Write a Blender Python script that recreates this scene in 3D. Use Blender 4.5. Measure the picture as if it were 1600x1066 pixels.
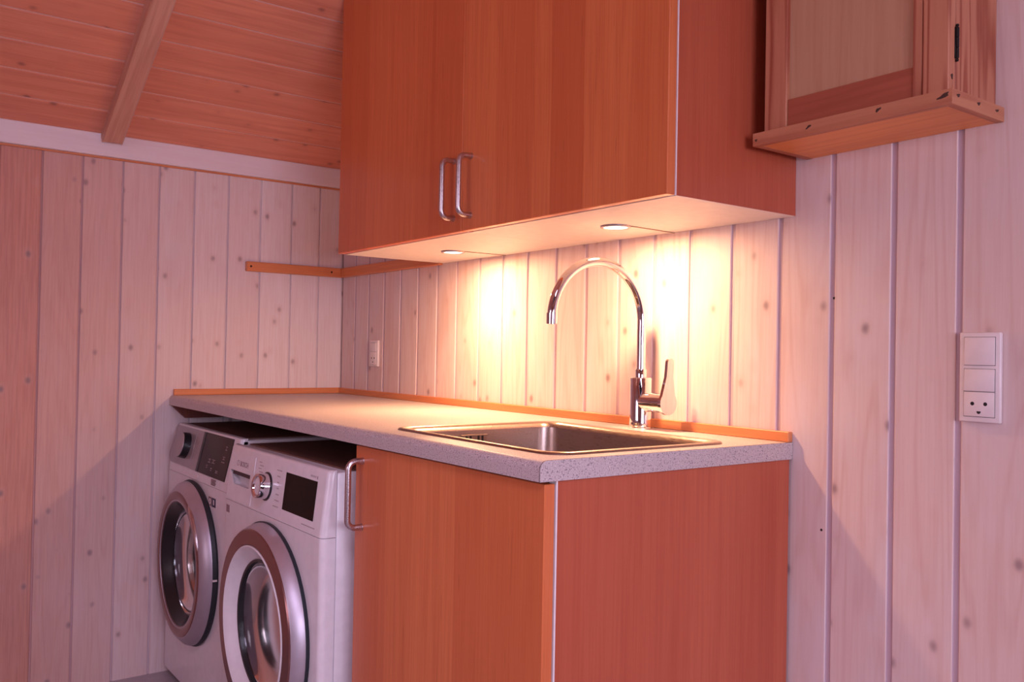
import bpy, bmesh, math, random
from mathutils import Vector, Matrix

for o in list(bpy.data.objects):
    bpy.data.objects.remove(o, do_unlink=True)
S = bpy.context.scene
C = S.collection
random.seed(7)
R = math.radians

# ------------------------------------------------------------------ camera, world, light, exposure
cam_d = bpy.data.cameras.new('camera')
cam_d.sensor_width = 36.0
cam_d.lens = 1370.83 * 36.0 / 1600.0
cam_d.clip_start = 0.02
cam = bpy.data.objects.new('camera', cam_d)
C.objects.link(cam)
yaw, pitch, roll = 0.9346, 0.0134, 0.0186
fw = Vector((-math.sin(yaw) * math.cos(pitch), math.cos(yaw) * math.cos(pitch), math.sin(pitch)))
rt = Vector((math.cos(yaw), math.sin(yaw), 0))
up = rt.cross(fw)
r2 = rt * math.cos(roll) + up * math.sin(roll)
u2 = -rt * math.sin(roll) + up * math.cos(roll)
m = Matrix((r2, u2, -fw)).transposed().to_4x4()
m.translation = Vector((2.9367, -1.3974, 1.0574))
cam.matrix_world = m
S.camera = cam

S.view_settings.view_transform = 'Standard'
S.view_settings.look = 'None'
S.view_settings.gamma = 1.0
S.view_settings.use_curve_mapping = False
S.view_settings.exposure = 0.12

w = bpy.data.worlds.new('daylight')
S.world = w
w.use_nodes = True
w.node_tree.nodes['Background'].inputs[0].default_value = (0.62, 0.62, 1.0, 1)
w.node_tree.nodes['Background'].inputs[1].default_value = 0.7


def area(name, loc, direction, size, size_y, power, color):
    d = bpy.data.lights.new(name, 'AREA')
    d.shape = 'RECTANGLE'
    d.size, d.size_y = size, size_y
    d.energy = power
    d.color = color
    o = bpy.data.objects.new(name, d)
    C.objects.link(o)
    o.location = loc
    o.rotation_euler = Vector(direction).to_track_quat('-Z', 'Y').to_euler()
    return o


# daylight lamps behind unseen roof and upright windows, all added to light the room
ROOF = math.radians(26)
area('added_roof_daylight', (3.33, -1.85, 2.55), (-math.sin(ROOF), 0, -math.cos(ROOF)), 1.0, 1.3, 44, (0.88, 0.73, 0.98))
area('added_daylight', (4.62, -1.20, 1.25), (-1, 0, -0.05), 1.3, 0.8, 52, (0.86, 0.78, 0.98))
area('added_daylight', (2.2, -3.72, 1.45), (0, 1, -0.08), 1.3, 1.0, 20, (1.0, 0.74, 0.82))
PUCK_POWER = 1.2
PUCK_WIDE = 3.9
PUCK_COL = (1.0, 0.57, 0.28)

# ------------------------------------------------------------------ materials
def new_mat(name):
    mt = bpy.data.materials.new(name)
    mt.use_nodes = True
    nt = mt.node_tree
    b = nt.nodes['Principled BSDF']
    return mt, nt, b


def N(nt, t, **kw):
    n = nt.nodes.new(t)
    for k, v in kw.items():
        setattr(n, k, v)
    return n


def math_node(nt, op, a, b=None, clamp=False):
    n = N(nt, 'ShaderNodeMath', operation=op)
    n.use_clamp = clamp
    for i, v in enumerate((a, b)):
        if v is None:
            continue
        if isinstance(v, (int, float)):
            n.inputs[i].default_value = v
        else:
            nt.links.new(v, n.inputs[i])
    return n.outputs[0]


def mix_col(nt, fac, a, b, mode='MIX'):
    n = N(nt, 'ShaderNodeMix', data_type='RGBA', blend_type=mode)
    for sock, v in ((n.inputs[0], fac), (n.inputs[6], a), (n.inputs[7], b)):
        if isinstance(v, (int, float)):
            sock.default_value = v
        elif isinstance(v, tuple):
            sock.default_value = (v[0], v[1], v[2], 1)
        else:
            nt.links.new(v, sock)
    return n.outputs[2]


def smooth(nt, v, lo, hi, a=0.0, b=1.0):
    n = N(nt, 'ShaderNodeMapRange', interpolation_type='SMOOTHSTEP')
    nt.links.new(v, n.inputs[0])
    for i, x in enumerate((lo, hi, a, b)):
        n.inputs[i + 1].default_value = x
    return n.outputs[0]


def plain(name, col, rough=0.4, metal=0.0, coat=0.0, noise=0.03, scale=40, spec=0.5, emit=None):
    """plain coloured surface with a faint procedural unevenness"""
    mt, nt, b = new_mat(name)
    tc = N(nt, 'ShaderNodeTexCoord')
    nz = N(nt, 'ShaderNodeTexNoise')
    nz.inputs['Scale'].default_value = scale
    nz.inputs['Detail'].default_value = 3
    nt.links.new(tc.outputs['Object'], nz.inputs['Vector'])
    f = smooth(nt, nz.outputs[0], 0.3, 0.7)
    c = mix_col(nt, f, tuple(x * (1 - noise) for x in col), tuple(min(1, x * (1 + noise)) for x in col))
    nt.links.new(c, b.inputs['Base Color'])
    b.inputs['Roughness'].default_value = rough
    b.inputs['Metallic'].default_value = metal
    b.inputs['Coat Weight'].default_value = coat
    b.inputs['Specular IOR Level'].default_value = spec
    if emit:
        b.inputs['Emission Color'].default_value = (*emit[0], 1)
        b.inputs['Emission Strength'].default_value = emit[1]
    return mt


def wood(name, light, dark, axis='Z', fine=160.0, band=14.0, rings=7.0, ring_amt=0.25, fine_amt=0.35,
         tint=0.10, knots=None, knot_scale=11.0, knot_r=0.10, rough=0.45, coat=0.0, staves=0.0, stave_w=9.0,
         bump=0.15, along=0.035, patch=None, spec=0.5, flecks=0.0, ring_w=0.34, ring_along=0.06):
    """timber: fibres and growth-ring contours run along the axis; every object gets its own piece of the tree"""
    mt, nt, b = new_mat(name)
    tc = N(nt, 'ShaderNodeTexCoord')
    oi = N(nt, 'ShaderNodeObjectInfo')
    rnd = oi.outputs['Random']
    off = N(nt, 'ShaderNodeCombineXYZ')
    nt.links.new(math_node(nt, 'MULTIPLY', rnd, 37.0), off.inputs[0])
    nt.links.new(math_node(nt, 'MULTIPLY', rnd, 91.0), off.inputs[1])
    nt.links.new(math_node(nt, 'MULTIPLY', rnd, 53.0), off.inputs[2])
    add = N(nt, 'ShaderNodeVectorMath', operation='ADD')
    nt.links.new(tc.outputs['Object'], add.inputs[0])
    nt.links.new(off.outputs[0], add.inputs[1])
    P = add.outputs[0]

    def scaled(s, al):
        v = [s, s, s]
        v['XYZ'.index(axis)] = s * al
        n = N(nt, 'ShaderNodeVectorMath', operation='MULTIPLY')
        nt.links.new(P, n.inputs[0])
        n.inputs[1].default_value = v
        return n.outputs[0]

    def noise(vec, detail=3, rough_=0.6, dist=0.0):
        n = N(nt, 'ShaderNodeTexNoise')
        n.inputs['Scale'].default_value = 1.0
        n.inputs['Detail'].default_value = detail
        n.inputs['Roughness'].default_value = rough_
        n.inputs['Distortion'].default_value = dist
        nt.links.new(vec, n.inputs['Vector'])
        return n.outputs[0]
    fib = smooth(nt, noise(scaled(fine, along), 3, 0.65), 0.34, 0.70)
    big = noise(scaled(band, ring_along), 2, 0.5, 0.3)
    ring = math_node(nt, 'PINGPONG', math_node(nt, 'MULTIPLY', big, rings), 0.5)
    ring = smooth(nt, ring, 0.02, ring_w, 1.0, 0.0)
    fac = math_node(nt, 'ADD', math_node(nt, 'MULTIPLY', fib, fine_amt), math_node(nt, 'MULTIPLY', ring, ring_amt), True)
    col = mix_col(nt, fac, light, dark)
    if staves:
        sv = N(nt, 'ShaderNodeTexVoronoi')
        sv.inputs['Scale'].default_value = 1.0
        nt.links.new(scaled(stave_w, 0.0001), sv.inputs['Vector'])
        sx = N(nt, 'ShaderNodeSeparateColor')
        nt.links.new(sv.outputs['Color'], sx.inputs[0])
        col = mix_col(nt, math_node(nt, 'MULTIPLY', sx.outputs[0], staves), col, dark)
    if flecks:
        fl = smooth(nt, noise(scaled(210.0, 0.05), 1, 0.5), 0.72, 0.78)
        col = mix_col(nt, math_node(nt, 'MULTIPLY', fl, flecks), col, tuple(x * 0.45 for x in dark))
    if patch:
        pf = smooth(nt, noise(scaled(9.0, 0.35), 3, 0.6), 0.42, 0.72)
        col = mix_col(nt, math_node(nt, 'MULTIPLY', pf, patch[1]), col, patch[0])
    if patch:  # per-board tones that carry the left wall's light and falloff
        wa = N(nt, 'ShaderNodeAttribute', attribute_type='OBJECT', attribute_name='falloff_tone')
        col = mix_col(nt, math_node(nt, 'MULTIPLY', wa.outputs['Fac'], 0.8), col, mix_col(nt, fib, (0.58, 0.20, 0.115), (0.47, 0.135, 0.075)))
        wb = N(nt, 'ShaderNodeAttribute', attribute_type='OBJECT', attribute_name='corner_light_tone')
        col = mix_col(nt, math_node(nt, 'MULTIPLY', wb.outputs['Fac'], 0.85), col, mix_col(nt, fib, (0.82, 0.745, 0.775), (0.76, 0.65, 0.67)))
    if knots:
        kv = N(nt, 'ShaderNodeTexVoronoi')
        kv.inputs['Scale'].default_value = 1.0
        nt.links.new(scaled(knot_scale, 0.75), kv.inputs['Vector'])
        wob = math_node(nt, 'MULTIPLY', noise(scaled(60.0, 0.5), 2), 0.06)
        d = math_node(nt, 'ADD', kv.outputs['Distance'], wob)
        kf = smooth(nt, d, knot_r * 0.45, knot_r + 0.07, 1.0, 0.0)
        col = mix_col(nt, math_node(nt, 'MULTIPLY', kf, 0.75), col, knots)
        halo = smooth(nt, d, knot_r, knot_r + 0.22, 0.22, 0.0)
        col = mix_col(nt, halo, col, dark)
    tf = math_node(nt, 'MULTIPLY', rnd, tint)
    col = mix_col(nt, tf, col, dark)
    nt.links.new(col, b.inputs['Base Color'])
    b.inputs['Roughness'].default_value = rough
    b.inputs['Coat Weight'].default_value = coat
    b.inputs['Coat Roughness'].default_value = 0.18
    b.inputs['Specular IOR Level'].default_value = spec
    if bump:
        bp = N(nt, 'ShaderNodeBump')
        bp.inputs['Strength'].default_value = bump
        bp.inputs['Distance'].default_value = 0.0006
        nt.links.new(fac, bp.inputs['Height'])
        nt.links.new(bp.outputs[0], b.inputs['Normal'])
    return mt


def laminate(name, base, dark, light):
    mt, nt, b = new_mat(name)
    tc = N(nt, 'ShaderNodeTexCoord')

    def specks(scale, lo, hi):
        v = N(nt, 'ShaderNodeTexNoise')
        v.inputs['Scale'].default_value = scale
        v.inputs['Detail'].default_value = 2
        nt.links.new(tc.outputs['Object'], v.inputs['Vector'])
        return smooth(nt, v.outputs[0], lo, hi)
    c = mix_col(nt, specks(420, 0.55, 0.66), base, dark)
    c = mix_col(nt, specks(520, 0.58, 0.70), c, light)
    nt.links.new(c, b.inputs['Base Color'])
    b.inputs['Roughness'].default_value = 0.42
    return mt


def brushed(name, col, rough, streak=0.08, scale=(900, 900, 900), metal=1.0):
    mt, nt, b = new_mat(name)
    tc = N(nt, 'ShaderNodeTexCoord')
    mp = N(nt, 'ShaderNodeVectorMath', operation='MULTIPLY')
    nt.links.new(tc.outputs['Object'], mp.inputs[0])
    mp.inputs[1].default_value = scale
    nz = N(nt, 'ShaderNodeTexNoise')
    nz.inputs['Scale'].default_value = 1
    nz.inputs['Detail'].default_value = 4
    nt.links.new(mp.outputs[0], nz.inputs['Vector'])
    r_ = smooth(nt, nz.outputs[0], 0.3, 0.7, max(0.01, rough - streak), rough + streak)
    nt.links.new(r_, b.inputs['Roughness'])
    c = mix_col(nt, smooth(nt, nz.outputs[0], 0.3, 0.7), tuple(x * 0.9 for x in col), col)
    nt.links.new(c, b.inputs['Base Color'])
    b.inputs['Metallic'].default_value = metal
    return mt


def pane_mat(name, tint, gloss=0.12, rough=0.03):
    mt = bpy.data.materials.new(name)
    mt.use_nodes = True
    nt = mt.node_tree
    nt.nodes.remove(nt.nodes['Principled BSDF'])
    out = nt.nodes['Material Output']
    tr = N(nt, 'ShaderNodeBsdfTransparent')
    tr.inputs[0].default_value = (*tint, 1)
    gl = N(nt, 'ShaderNodeBsdfGlossy')
    gl.inputs['Roughness'].default_value = rough
    fr = N(nt, 'ShaderNodeFresnel')
    fr.inputs[0].default_value = 1.5
    mx = N(nt, 'ShaderNodeMixShader')
    nt.links.new(math_node(nt, 'ADD', fr.outputs[0], gloss * 0.3, True), mx.inputs[0])
    nt.links.new(tr.outputs[0], mx.inputs[1])
    nt.links.new(gl.outputs[0], mx.inputs[2])
    nt.links.new(mx.outputs[0], out.inputs[0])
    return mt


WHITEWASH = dict(light=(0.75, 0.595, 0.565), dark=(0.60, 0.36, 0.32))
M = {}
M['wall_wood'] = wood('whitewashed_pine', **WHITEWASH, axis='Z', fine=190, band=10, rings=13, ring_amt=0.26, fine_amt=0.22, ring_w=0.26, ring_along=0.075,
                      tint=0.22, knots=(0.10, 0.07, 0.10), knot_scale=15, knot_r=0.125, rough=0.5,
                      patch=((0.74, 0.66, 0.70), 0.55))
M['tongue'] = wood('pale_tongue', light=(0.60, 0.45, 0.50), dark=(0.46, 0.31, 0.36), axis='Z', fine=150, ring_amt=0.1, fine_amt=0.25, rough=0.5,
                    patch=((0.60, 0.50, 0.58), 0.4))
M['tongue_y'] = wood('pale_roof_tongue', light=(0.80, 0.66, 0.64), dark=(0.66, 0.46, 0.44), axis='Y', fine=150, ring_amt=0.1, fine_amt=0.25, rough=0.5)
M['crown_wood'] = wood('whitewashed_trim', light=(0.83, 0.75, 0.79), dark=(0.76, 0.62, 0.66), axis='Y', fine=150,
                       band=12, ring_amt=0.2, fine_amt=0.25, rough=0.5, patch=((0.76, 0.64, 0.68), 0.4))
M['ceiling_wood'] = wood('ceiling_pine', light=(0.80, 0.325, 0.205), dark=(0.60, 0.19, 0.115), axis='Y', fine=130, band=11,
                         rings=6, ring_amt=0.30, fine_amt=0.35, tint=0.35, knots=(0.12, 0.045, 0.05), knot_scale=14,
                         knot_r=0.12, rough=0.5)
M['rafter_wood'] = wood('rafter_pine', light=(0.68, 0.38, 0.28), dark=(0.46, 0.19, 0.13), axis='X', fine=120, band=14,
                        ring_amt=0.25, fine_amt=0.35, rough=0.5)
M['beech'] = wood('beech_veneer', light=(0.76, 0.225, 0.080), dark=(0.54, 0.105, 0.032), axis='Z', fine=260, band=16, rings=5,
                  ring_amt=0.16, fine_amt=0.34, staves=0.65, stave_w=11.0, rough=0.34, coat=0.12, bump=0.04, flecks=0.25,
                  along=0.018, tint=0.15)
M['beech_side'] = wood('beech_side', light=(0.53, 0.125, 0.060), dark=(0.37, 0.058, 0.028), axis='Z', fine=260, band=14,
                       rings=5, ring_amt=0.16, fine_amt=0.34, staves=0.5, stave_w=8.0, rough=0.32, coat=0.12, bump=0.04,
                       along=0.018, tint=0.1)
M['strip_x'] = wood('oiled_strip', light=(0.69, 0.245, 0.092), dark=(0.52, 0.140, 0.050), axis='X', fine=200, band=20,
                    ring_amt=0.25, fine_amt=0.3, rough=0.42, tint=0.1)
M['strip_y'] = wood('oiled_strip', light=(0.69, 0.245, 0.092), dark=(0.52, 0.140, 0.050), axis='Y', fine=200, band=20,
                    ring_amt=0.25, fine_amt=0.3, rough=0.42, tint=0.1)
M['old_pine'] = wood('old_pine', light=(0.55, 0.225, 0.125), dark=(0.30, 0.062, 0.030), axis='Z', fine=110, band=14,
                     rings=9, ring_amt=0.75, fine_amt=0.2, rough=0.5, tint=0.2)
M['old_pine_x'] = wood('old_pine_rail', light=(0.55, 0.23, 0.12), dark=(0.36, 0.09, 0.045), axis='X', fine=110, band=16,
                       ring_amt=0.4, fine_amt=0.3, rough=0.5, tint=0.2)
M['foot_lit_wood'] = wood('foot_board', light=(0.80, 0.31, 0.10), dark=(0.60, 0.18, 0.06), axis='X', fine=130, band=16, ring_amt=0.3, fine_amt=0.3, rough=0.45)  # brighter orange holds the spotlights' bounce on the underside
M['old_pine_red'] = wood('old_pine_red', light=(0.40, 0.10, 0.05), dark=(0.28, 0.06, 0.03), axis='X', fine=110, band=16,
                         ring_amt=0.3, fine_amt=0.3, rough=0.5)
M['pale_panel'] = wood('pale_panel', light=(0.52, 0.29, 0.175), dark=(0.42, 0.19, 0.10), axis='Z', fine=150, band=16,
                       ring_amt=0.2, fine_amt=0.3, rough=0.5, flecks=0.4)
M['counter'] = laminate('speckled_laminate', (0.55, 0.45, 0.45), (0.20, 0.155, 0.18), (0.82, 0.74, 0.74))
M['white_board'] = plain('white_melamine', (0.80, 0.74, 0.70), 0.4)
M['white_edge'] = plain('white_gasket', (0.85, 0.78, 0.80), 0.4)
M['dark_line'] = plain('dark_seam', (0.06, 0.035, 0.04), 0.6)
M['dark_wood'] = plain('dark_void', (0.10, 0.05, 0.04), 0.7)
M['steel'] = brushed('satin_steel', (0.62, 0.55, 0.57), 0.30)
M['sink_steel'] = brushed('sink_steel', (0.43, 0.33, 0.29), 0.34, 0.07, (60, 700, 700))
M['chrome'] = brushed('chrome', (0.86, 0.82, 0.84), 0.04, 0.015)
M['black'] = plain('black_plastic', (0.012, 0.011, 0.013), 0.3)
M['rubber'] = plain('rubber_gasket', (0.012, 0.016, 0.022), 0.5)
M['appliance'] = plain('white_enamel', (0.76, 0.70, 0.73), 0.28, coat=0.2)
M['appliance_grey'] = plain('silver_plastic', (0.40, 0.34, 0.36), 0.32, metal=0.35)
M['display'] = plain('dark_display', (0.008, 0.006, 0.005), 0.08, spec=0.07)
M['display_brown'] = plain('smoked_display', (0.030, 0.014, 0.013), 0.12, spec=0.12)
M['bronze'] = plain('bronze_ring', (0.26, 0.13, 0.12), 0.22, metal=0.75)
M['silver_ring'] = plain('silver_ring', (0.50, 0.44, 0.50), 0.42, metal=0.7)
M['drum'] = brushed('drum_steel', (0.22, 0.19, 0.20), 0.48)
M['bowl'] = pane_mat('door_glass', (0.50, 0.43, 0.45), 0.05, 0.12)
M['pane'] = pane_mat('window_glass', (0.96, 0.97, 1.0), 0.05)
M['plastic'] = plain('switch_plastic', (0.80, 0.70, 0.70), 0.35)
M['top_shade_brown'] = plain('shade_brown', (0.17, 0.07, 0.05), 0.5)  # brown stands in for shade and reflection on the machine tops
M['batten'] = wood('shade_batten', light=(0.20, 0.045, 0.028), dark=(0.12, 0.022, 0.014), axis='Z', fine=160, rough=0.5)  # darkened so the shade under the worktop sits in the colour
M['print'] = plain('grey_print', (0.26, 0.17, 0.19), 0.5)
M['print_light'] = plain('pale_print', (0.42, 0.34, 0.36), 0.5)
M['sticker_blue'] = plain('sticker_blue', (0.03, 0.04, 0.09), 0.4)
M['knot'] = plain('dark_knot', (0.055, 0.022, 0.015), 0.6)
M['iron'] = plain('dark_iron', (0.02, 0.014, 0.014), 0.45, metal=0.6)
M['floor'] = plain('vinyl_floor', (0.42, 0.36, 0.38), 0.45)
M['plaster'] = plain('painted_boards', (0.62, 0.46, 0.44), 0.6)
M['lens'] = plain('lamp_lens', (0.9, 0.85, 0.8), 0.4, emit=((1.0, 0.86, 0.66), 9.0))
M['cable'] = plain('thin_cable', (0.30, 0.20, 0.14), 0.5)

# ------------------------------------------------------------------ mesh helpers
def box(bm, x0, x1, y0, y1, z0, z1, bev=0.0, seg=1):
    b2 = bmesh.new()
    vs = [b2.verts.new((x, y, z)) for x in (x0, x1) for y in (y0, y1) for z in (z0, z1)]
    for f in ((0, 1, 3, 2), (4, 6, 7, 5), (0, 4, 5, 1), (2, 3, 7, 6), (0, 2, 6, 4), (1, 5, 7, 3)):
        b2.faces.new([vs[i] for i in f])
    if bev:
        bmesh.ops.bevel(b2, geom=list(b2.edges), offset=bev, segments=seg, profile=0.5, affect='EDGES')
    join(bm, b2)
    return bm


def join(bm, b2):
    me = bpy.data.meshes.new('tmp')
    b2.to_mesh(me)
    b2.free()
    bm.from_mesh(me)
    bpy.data.meshes.remove(me)


def prism(bm, pts, a0, a1, axis, slot1=()):
    """extrude a 2-D outline along an axis. axis X: pts=(y,z); Y: pts=(x,z); Z: pts=(x,y)"""
    def P(p, a):
        return {'X': (a, p[0], p[1]), 'Y': (p[0], a, p[1]), 'Z': (p[0], p[1], a)}[axis]
    b2 = bmesh.new()
    A = [b2.verts.new(P(p, a0)) for p in pts]
    B = [b2.verts.new(P(p, a1)) for p in pts]
    n = len(pts)
    for i in range(n):
        f = b2.faces.new((A[i], A[(i + 1) % n], B[(i + 1) % n], B[i]))
        if i in slot1:                                  # faces of a second colour (bare tongue of a board)
            f.material_index = 1
    b2.faces.new(A)
    b2.faces.new(B[::-1])
    join(bm, b2)
    return bm


def lathe(bm, prof, centre, axis, seg=48, closed=False, cap=False):
    """prof: list of (radius, along). axis: unit vector"""
    ax = Vector(axis).normalized()
    e1 = ax.orthogonal().normalized()
    e2 = ax.cross(e1)
    c = Vector(centre)
    b2 = bmesh.new()
    rings = []
    for r_, a in prof:
        if r_ < 1e-6:
            rings.append([b2.verts.new(c + ax * a)])
        else:
            rings.append([b2.verts.new(c + ax * a + (e1 * math.cos(t) + e2 * math.sin(t)) * r_)
                          for t in [2 * math.pi * k / seg for k in range(seg)]])
    pairs = list(zip(rings[:-1], rings[1:]))
    if closed:
        pairs.append((rings[-1], rings[0]))
    for A, B in pairs:
        for k in range(seg):
            k2 = (k + 1) % seg
            if len(A) == 1 and len(B) == 1:
                continue
            if len(A) == 1:
                b2.faces.new((A[0], B[k], B[k2]))
            elif len(B) == 1:
                b2.faces.new((A[k], A[k2], B[0]))
            else:
                b2.faces.new((A[k], A[k2], B[k2], B[k]))
    join(bm, b2)
    return bm


def tube(bm, pts, rad, seg=16, caps=True):
    pts = [Vector(p) for p in pts]
    rads = rad if isinstance(rad, (list, tuple)) else [rad] * len(pts)
    b2 = bmesh.new()
    rings = []
    ref = None
    for i, p in enumerate(pts):
        t = (pts[min(i + 1, len(pts) - 1)] - pts[max(i - 1, 0)]).normalized()
        if ref is None:
            ref = t.orthogonal().normalized()
        ref = (ref - t * ref.dot(t)).normalized()
        b_ = t.cross(ref)
        rings.append([b2.verts.new(p + (ref * math.cos(a) + b_ * math.sin(a)) * rads[i])
                      for a in [2 * math.pi * k / seg for k in range(seg)]])
    for A, B in zip(rings[:-1], rings[1:]):
        for k in range(seg):
            b2.faces.new((A[k], A[(k + 1) % seg], B[(k + 1) % seg], B[k]))
    if caps:
        b2.faces.new(rings[0][::-1])
        b2.faces.new(rings[-1])
    join(bm, b2)
    return bm


def rrect(x0, x1, y0, y1, rd, n=10):
    P = []
    for cx, cy, a0 in ((x1 - rd, y1 - rd, 0), (x0 + rd, y1 - rd, 90), (x0 + rd, y0 + rd, 180), (x1 - rd, y0 + rd, 270)):
        for k in range(n + 1):
            a = R(a0 + 90 * k / n)
            P.append((cx + rd * math.cos(a), cy + rd * math.sin(a)))
    return P


def obj(name, bm, mat, parent=None, smooth_angle=None, label=None):
    bmesh.ops.recalc_face_normals(bm, faces=list(bm.faces))
    me = bpy.data.meshes.new(name)
    o = bpy.data.objects.new(name, me)
    C.objects.link(o)
    if parent is not None:
        off = wloc(parent)
        bmesh.ops.translate(bm, verts=list(bm.verts), vec=-off)
        o.parent = parent
    bm.to_mesh(me)
    bm.free()
    me.materials.append(M[mat] if isinstance(mat, str) else mat)
    if smooth_angle:
        for p in me.polygons:
            p.use_smooth = True
        me.set_sharp_from_angle(angle=R(smooth_angle))
    if label:
        o['label'] = label
    return o


def wloc(o):
    v = Vector((0, 0, 0))
    while o is not None:
        v += o.location
        o = o.parent
    return v


def thing(name, label, cat, loc, group=None):
    o = bpy.data.objects.new(name, None)
    o.empty_display_size = 0.05
    C.objects.link(o)
    o.location = loc
    o['label'] = label
    o['category'] = cat
    if group:
        o['group'] = group
    return o


def tag(o, label, cat, group=None):
    o['label'] = label
    o['category'] = cat
    if group:
        o['group'] = group
    return o


def struct(name, bm, mat, parent=None):
    o = obj(name, bm, mat, parent)
    if parent is None:
        o['kind'] = 'structure'
    return o


def cut(o, cutter_bm):
    """carve a hole with a temporary cutter that is removed again"""
    bmesh.ops.recalc_face_normals(cutter_bm, faces=list(cutter_bm.faces))
    me = bpy.data.meshes.new('cutter')
    off = wloc(o)
    bmesh.ops.translate(cutter_bm, verts=list(cutter_bm.verts), vec=-off)
    cutter_bm.to_mesh(me)
    cutter_bm.free()
    k = bpy.data.objects.new('cutter', me)
    C.objects.link(k)
    k.location = off
    md = o.modifiers.new('cut', 'BOOLEAN')
    md.operation = 'DIFFERENCE'
    md.solver = 'EXACT'
    md.object = k
    bpy.context.view_layer.update()
    dg = bpy.context.evaluated_depsgraph_get()
    nm = bpy.data.meshes.new_from_object(o.evaluated_get(dg))
    o.modifiers.clear()
    old = o.data
    o.data = nm
    nm.name = old.name
    bpy.data.objects.remove(k, do_unlink=True)
    return o


def handle(parent, x, ywall, z0, z1, stand=0.032, rad=0.0062, rc=0.016, group=None):
    """bow handle: a bent round bar"""
    pts = [(x, ywall, z0)]
    n = 8
    for k in range(n + 1):
        a = R(90 * k / n)
        pts.append((x, ywall - stand + rc - rc * math.sin(a), z0 + rc - rc * math.cos(a)))
    for k in range(n + 1):
        a = R(90 * k / n)
        pts.append((x, ywall - stand + rc - rc * math.cos(a), z1 - rc + rc * math.sin(a)))
    pts.append((x, ywall, z1))
    bm = tube(bmesh.new(), pts, rad, 14)
    for z in (z0, z1):
        lathe(bm, [(0, 0.0), (rad * 1.15, 0.0), (rad * 1.15, 0.0015), (0, 0.0015)], (x, ywall, z), (0, -1, 0), 14)
    return obj('handle', bm, 'steel', parent, 50, label='satin steel bow handle')


# ------------------------------------------------------------------ the room
TAN = math.tan(R(26))
EAVE, RIDGE, XR, YF = 1.7000, 2.2, 4.4, -3.4
FLOOR = 0.012


def ceil_z(x):
    return EAVE + (x if x <= RIDGE else (2 * RIDGE - x)) * TAN


struct('floor', box(bmesh.new(), -0.1, XR + 0.1, YF - 0.1, 0.1, FLOOR - 0.1, FLOOR), 'floor')

bm = bmesh.new()
prism(bm, [(-0.02, FLOOR), (XR, FLOOR), (XR, EAVE), (RIDGE, ceil_z(RIDGE)), (-0.02, EAVE)], 0.006, 0.10, 'Y')
wall_back = struct('wall_back', bm, 'wall_wood')
bm = box(bmesh.new(), -0.10, -0.006, YF, 0.10, FLOOR, EAVE)
wall_left = struct('wall_left', bm, 'wall_wood')


def board(name, bm, parent, tongue='tongue'):
    mat = {'wall_back': 'wall_wood', 'wall_left': 'wall_wood', 'ceiling': 'ceiling_wood'}[parent.name]
    o = obj(name, bm, mat, parent)
    o.data.materials.append(M[tongue])
    return o


def plank_outline(a, b, gap, depth, ch):
    """board face from a to b-gap with eased edges; the tongue fills the gap deeper in. returns (across, out)"""
    return [(a, depth), (a, ch), (a + ch, 0), (b - gap - ch, 0), (b - gap, ch), (b - gap, depth * 0.8),
            (b, depth * 0.8), (b, depth)]


# back wall boards, joints measured on the photograph
joints = [0.1068, 0.2097, 0.3208, 0.4327, 0.5443, 0.6591, 0.7682, 0.8864, 0.9989, 1.1109, 1.2281, 1.3416, 1.4563, 1.5683,
          1.6734, 1.785, 1.8984, 2.0101, 2.1264, 2.2379]
edges = [0.0] + joints
while edges[-1] < XR - 0.02:
    edges.append(min(XR, edges[-1] + 0.1127))
G = 0.0100
for a, b in zip(edges[:-1], edges[1:]):
    bm = bmesh.new()
    prism(bm, plank_outline(a + G / 2, b + G / 2, G, 0.0045, 0.0016), FLOOR, 5.0, 'Z', (4, 5))
    for v in bm.verts:
        if v.co.z > 1:
            v.co.z = ceil_z(v.co.x) - 0.001
    board('plank', bm, wall_back)

lj = [0.0939, 0.1989, 0.3106, 0.4225, 0.5345, 0.6455, 0.7553, 0.8709, 0.981]
edges = [0.0] + lj
while edges[-1] < -YF - 0.02:
    edges.append(min(-YF, edges[-1] + 0.1115))
G2 = 0.0052
CORNER_LIGHT_TONE = {0: 0.85, 1: 0.85, 2: 0.8, 3: 0.7, 4: 0.55, 5: 0.4, 6: 0.2}          # paler boards: brighter corner light put into their colour
FALLOFF_TONE = {3: 0.0, 4: 0.05, 5: 0.12, 6: 0.30, 7: 0.46, 8: 0.68, 9: 1.0, 10: 0.9}          # oranger boards: light falloff plus barer wood, put into the colour
for q, (a, b) in enumerate(zip(edges[:-1], edges[1:])):
    bm = bmesh.new()
    prism(bm, [(-o_, -p_) for p_, o_ in plank_outline(a + G2 / 2, b + G2 / 2, G2, 0.0065, 0.0014)], FLOOR, EAVE - 0.004, 'Z', (4, 5))
    o = board('plank', bm, wall_left)
    o['falloff_tone'] = FALLOFF_TONE.get(q, 0.0 if q < 6 else 0.9)
    o['corner_light_tone'] = CORNER_LIGHT_TONE.get(q, 0.0)

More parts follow.
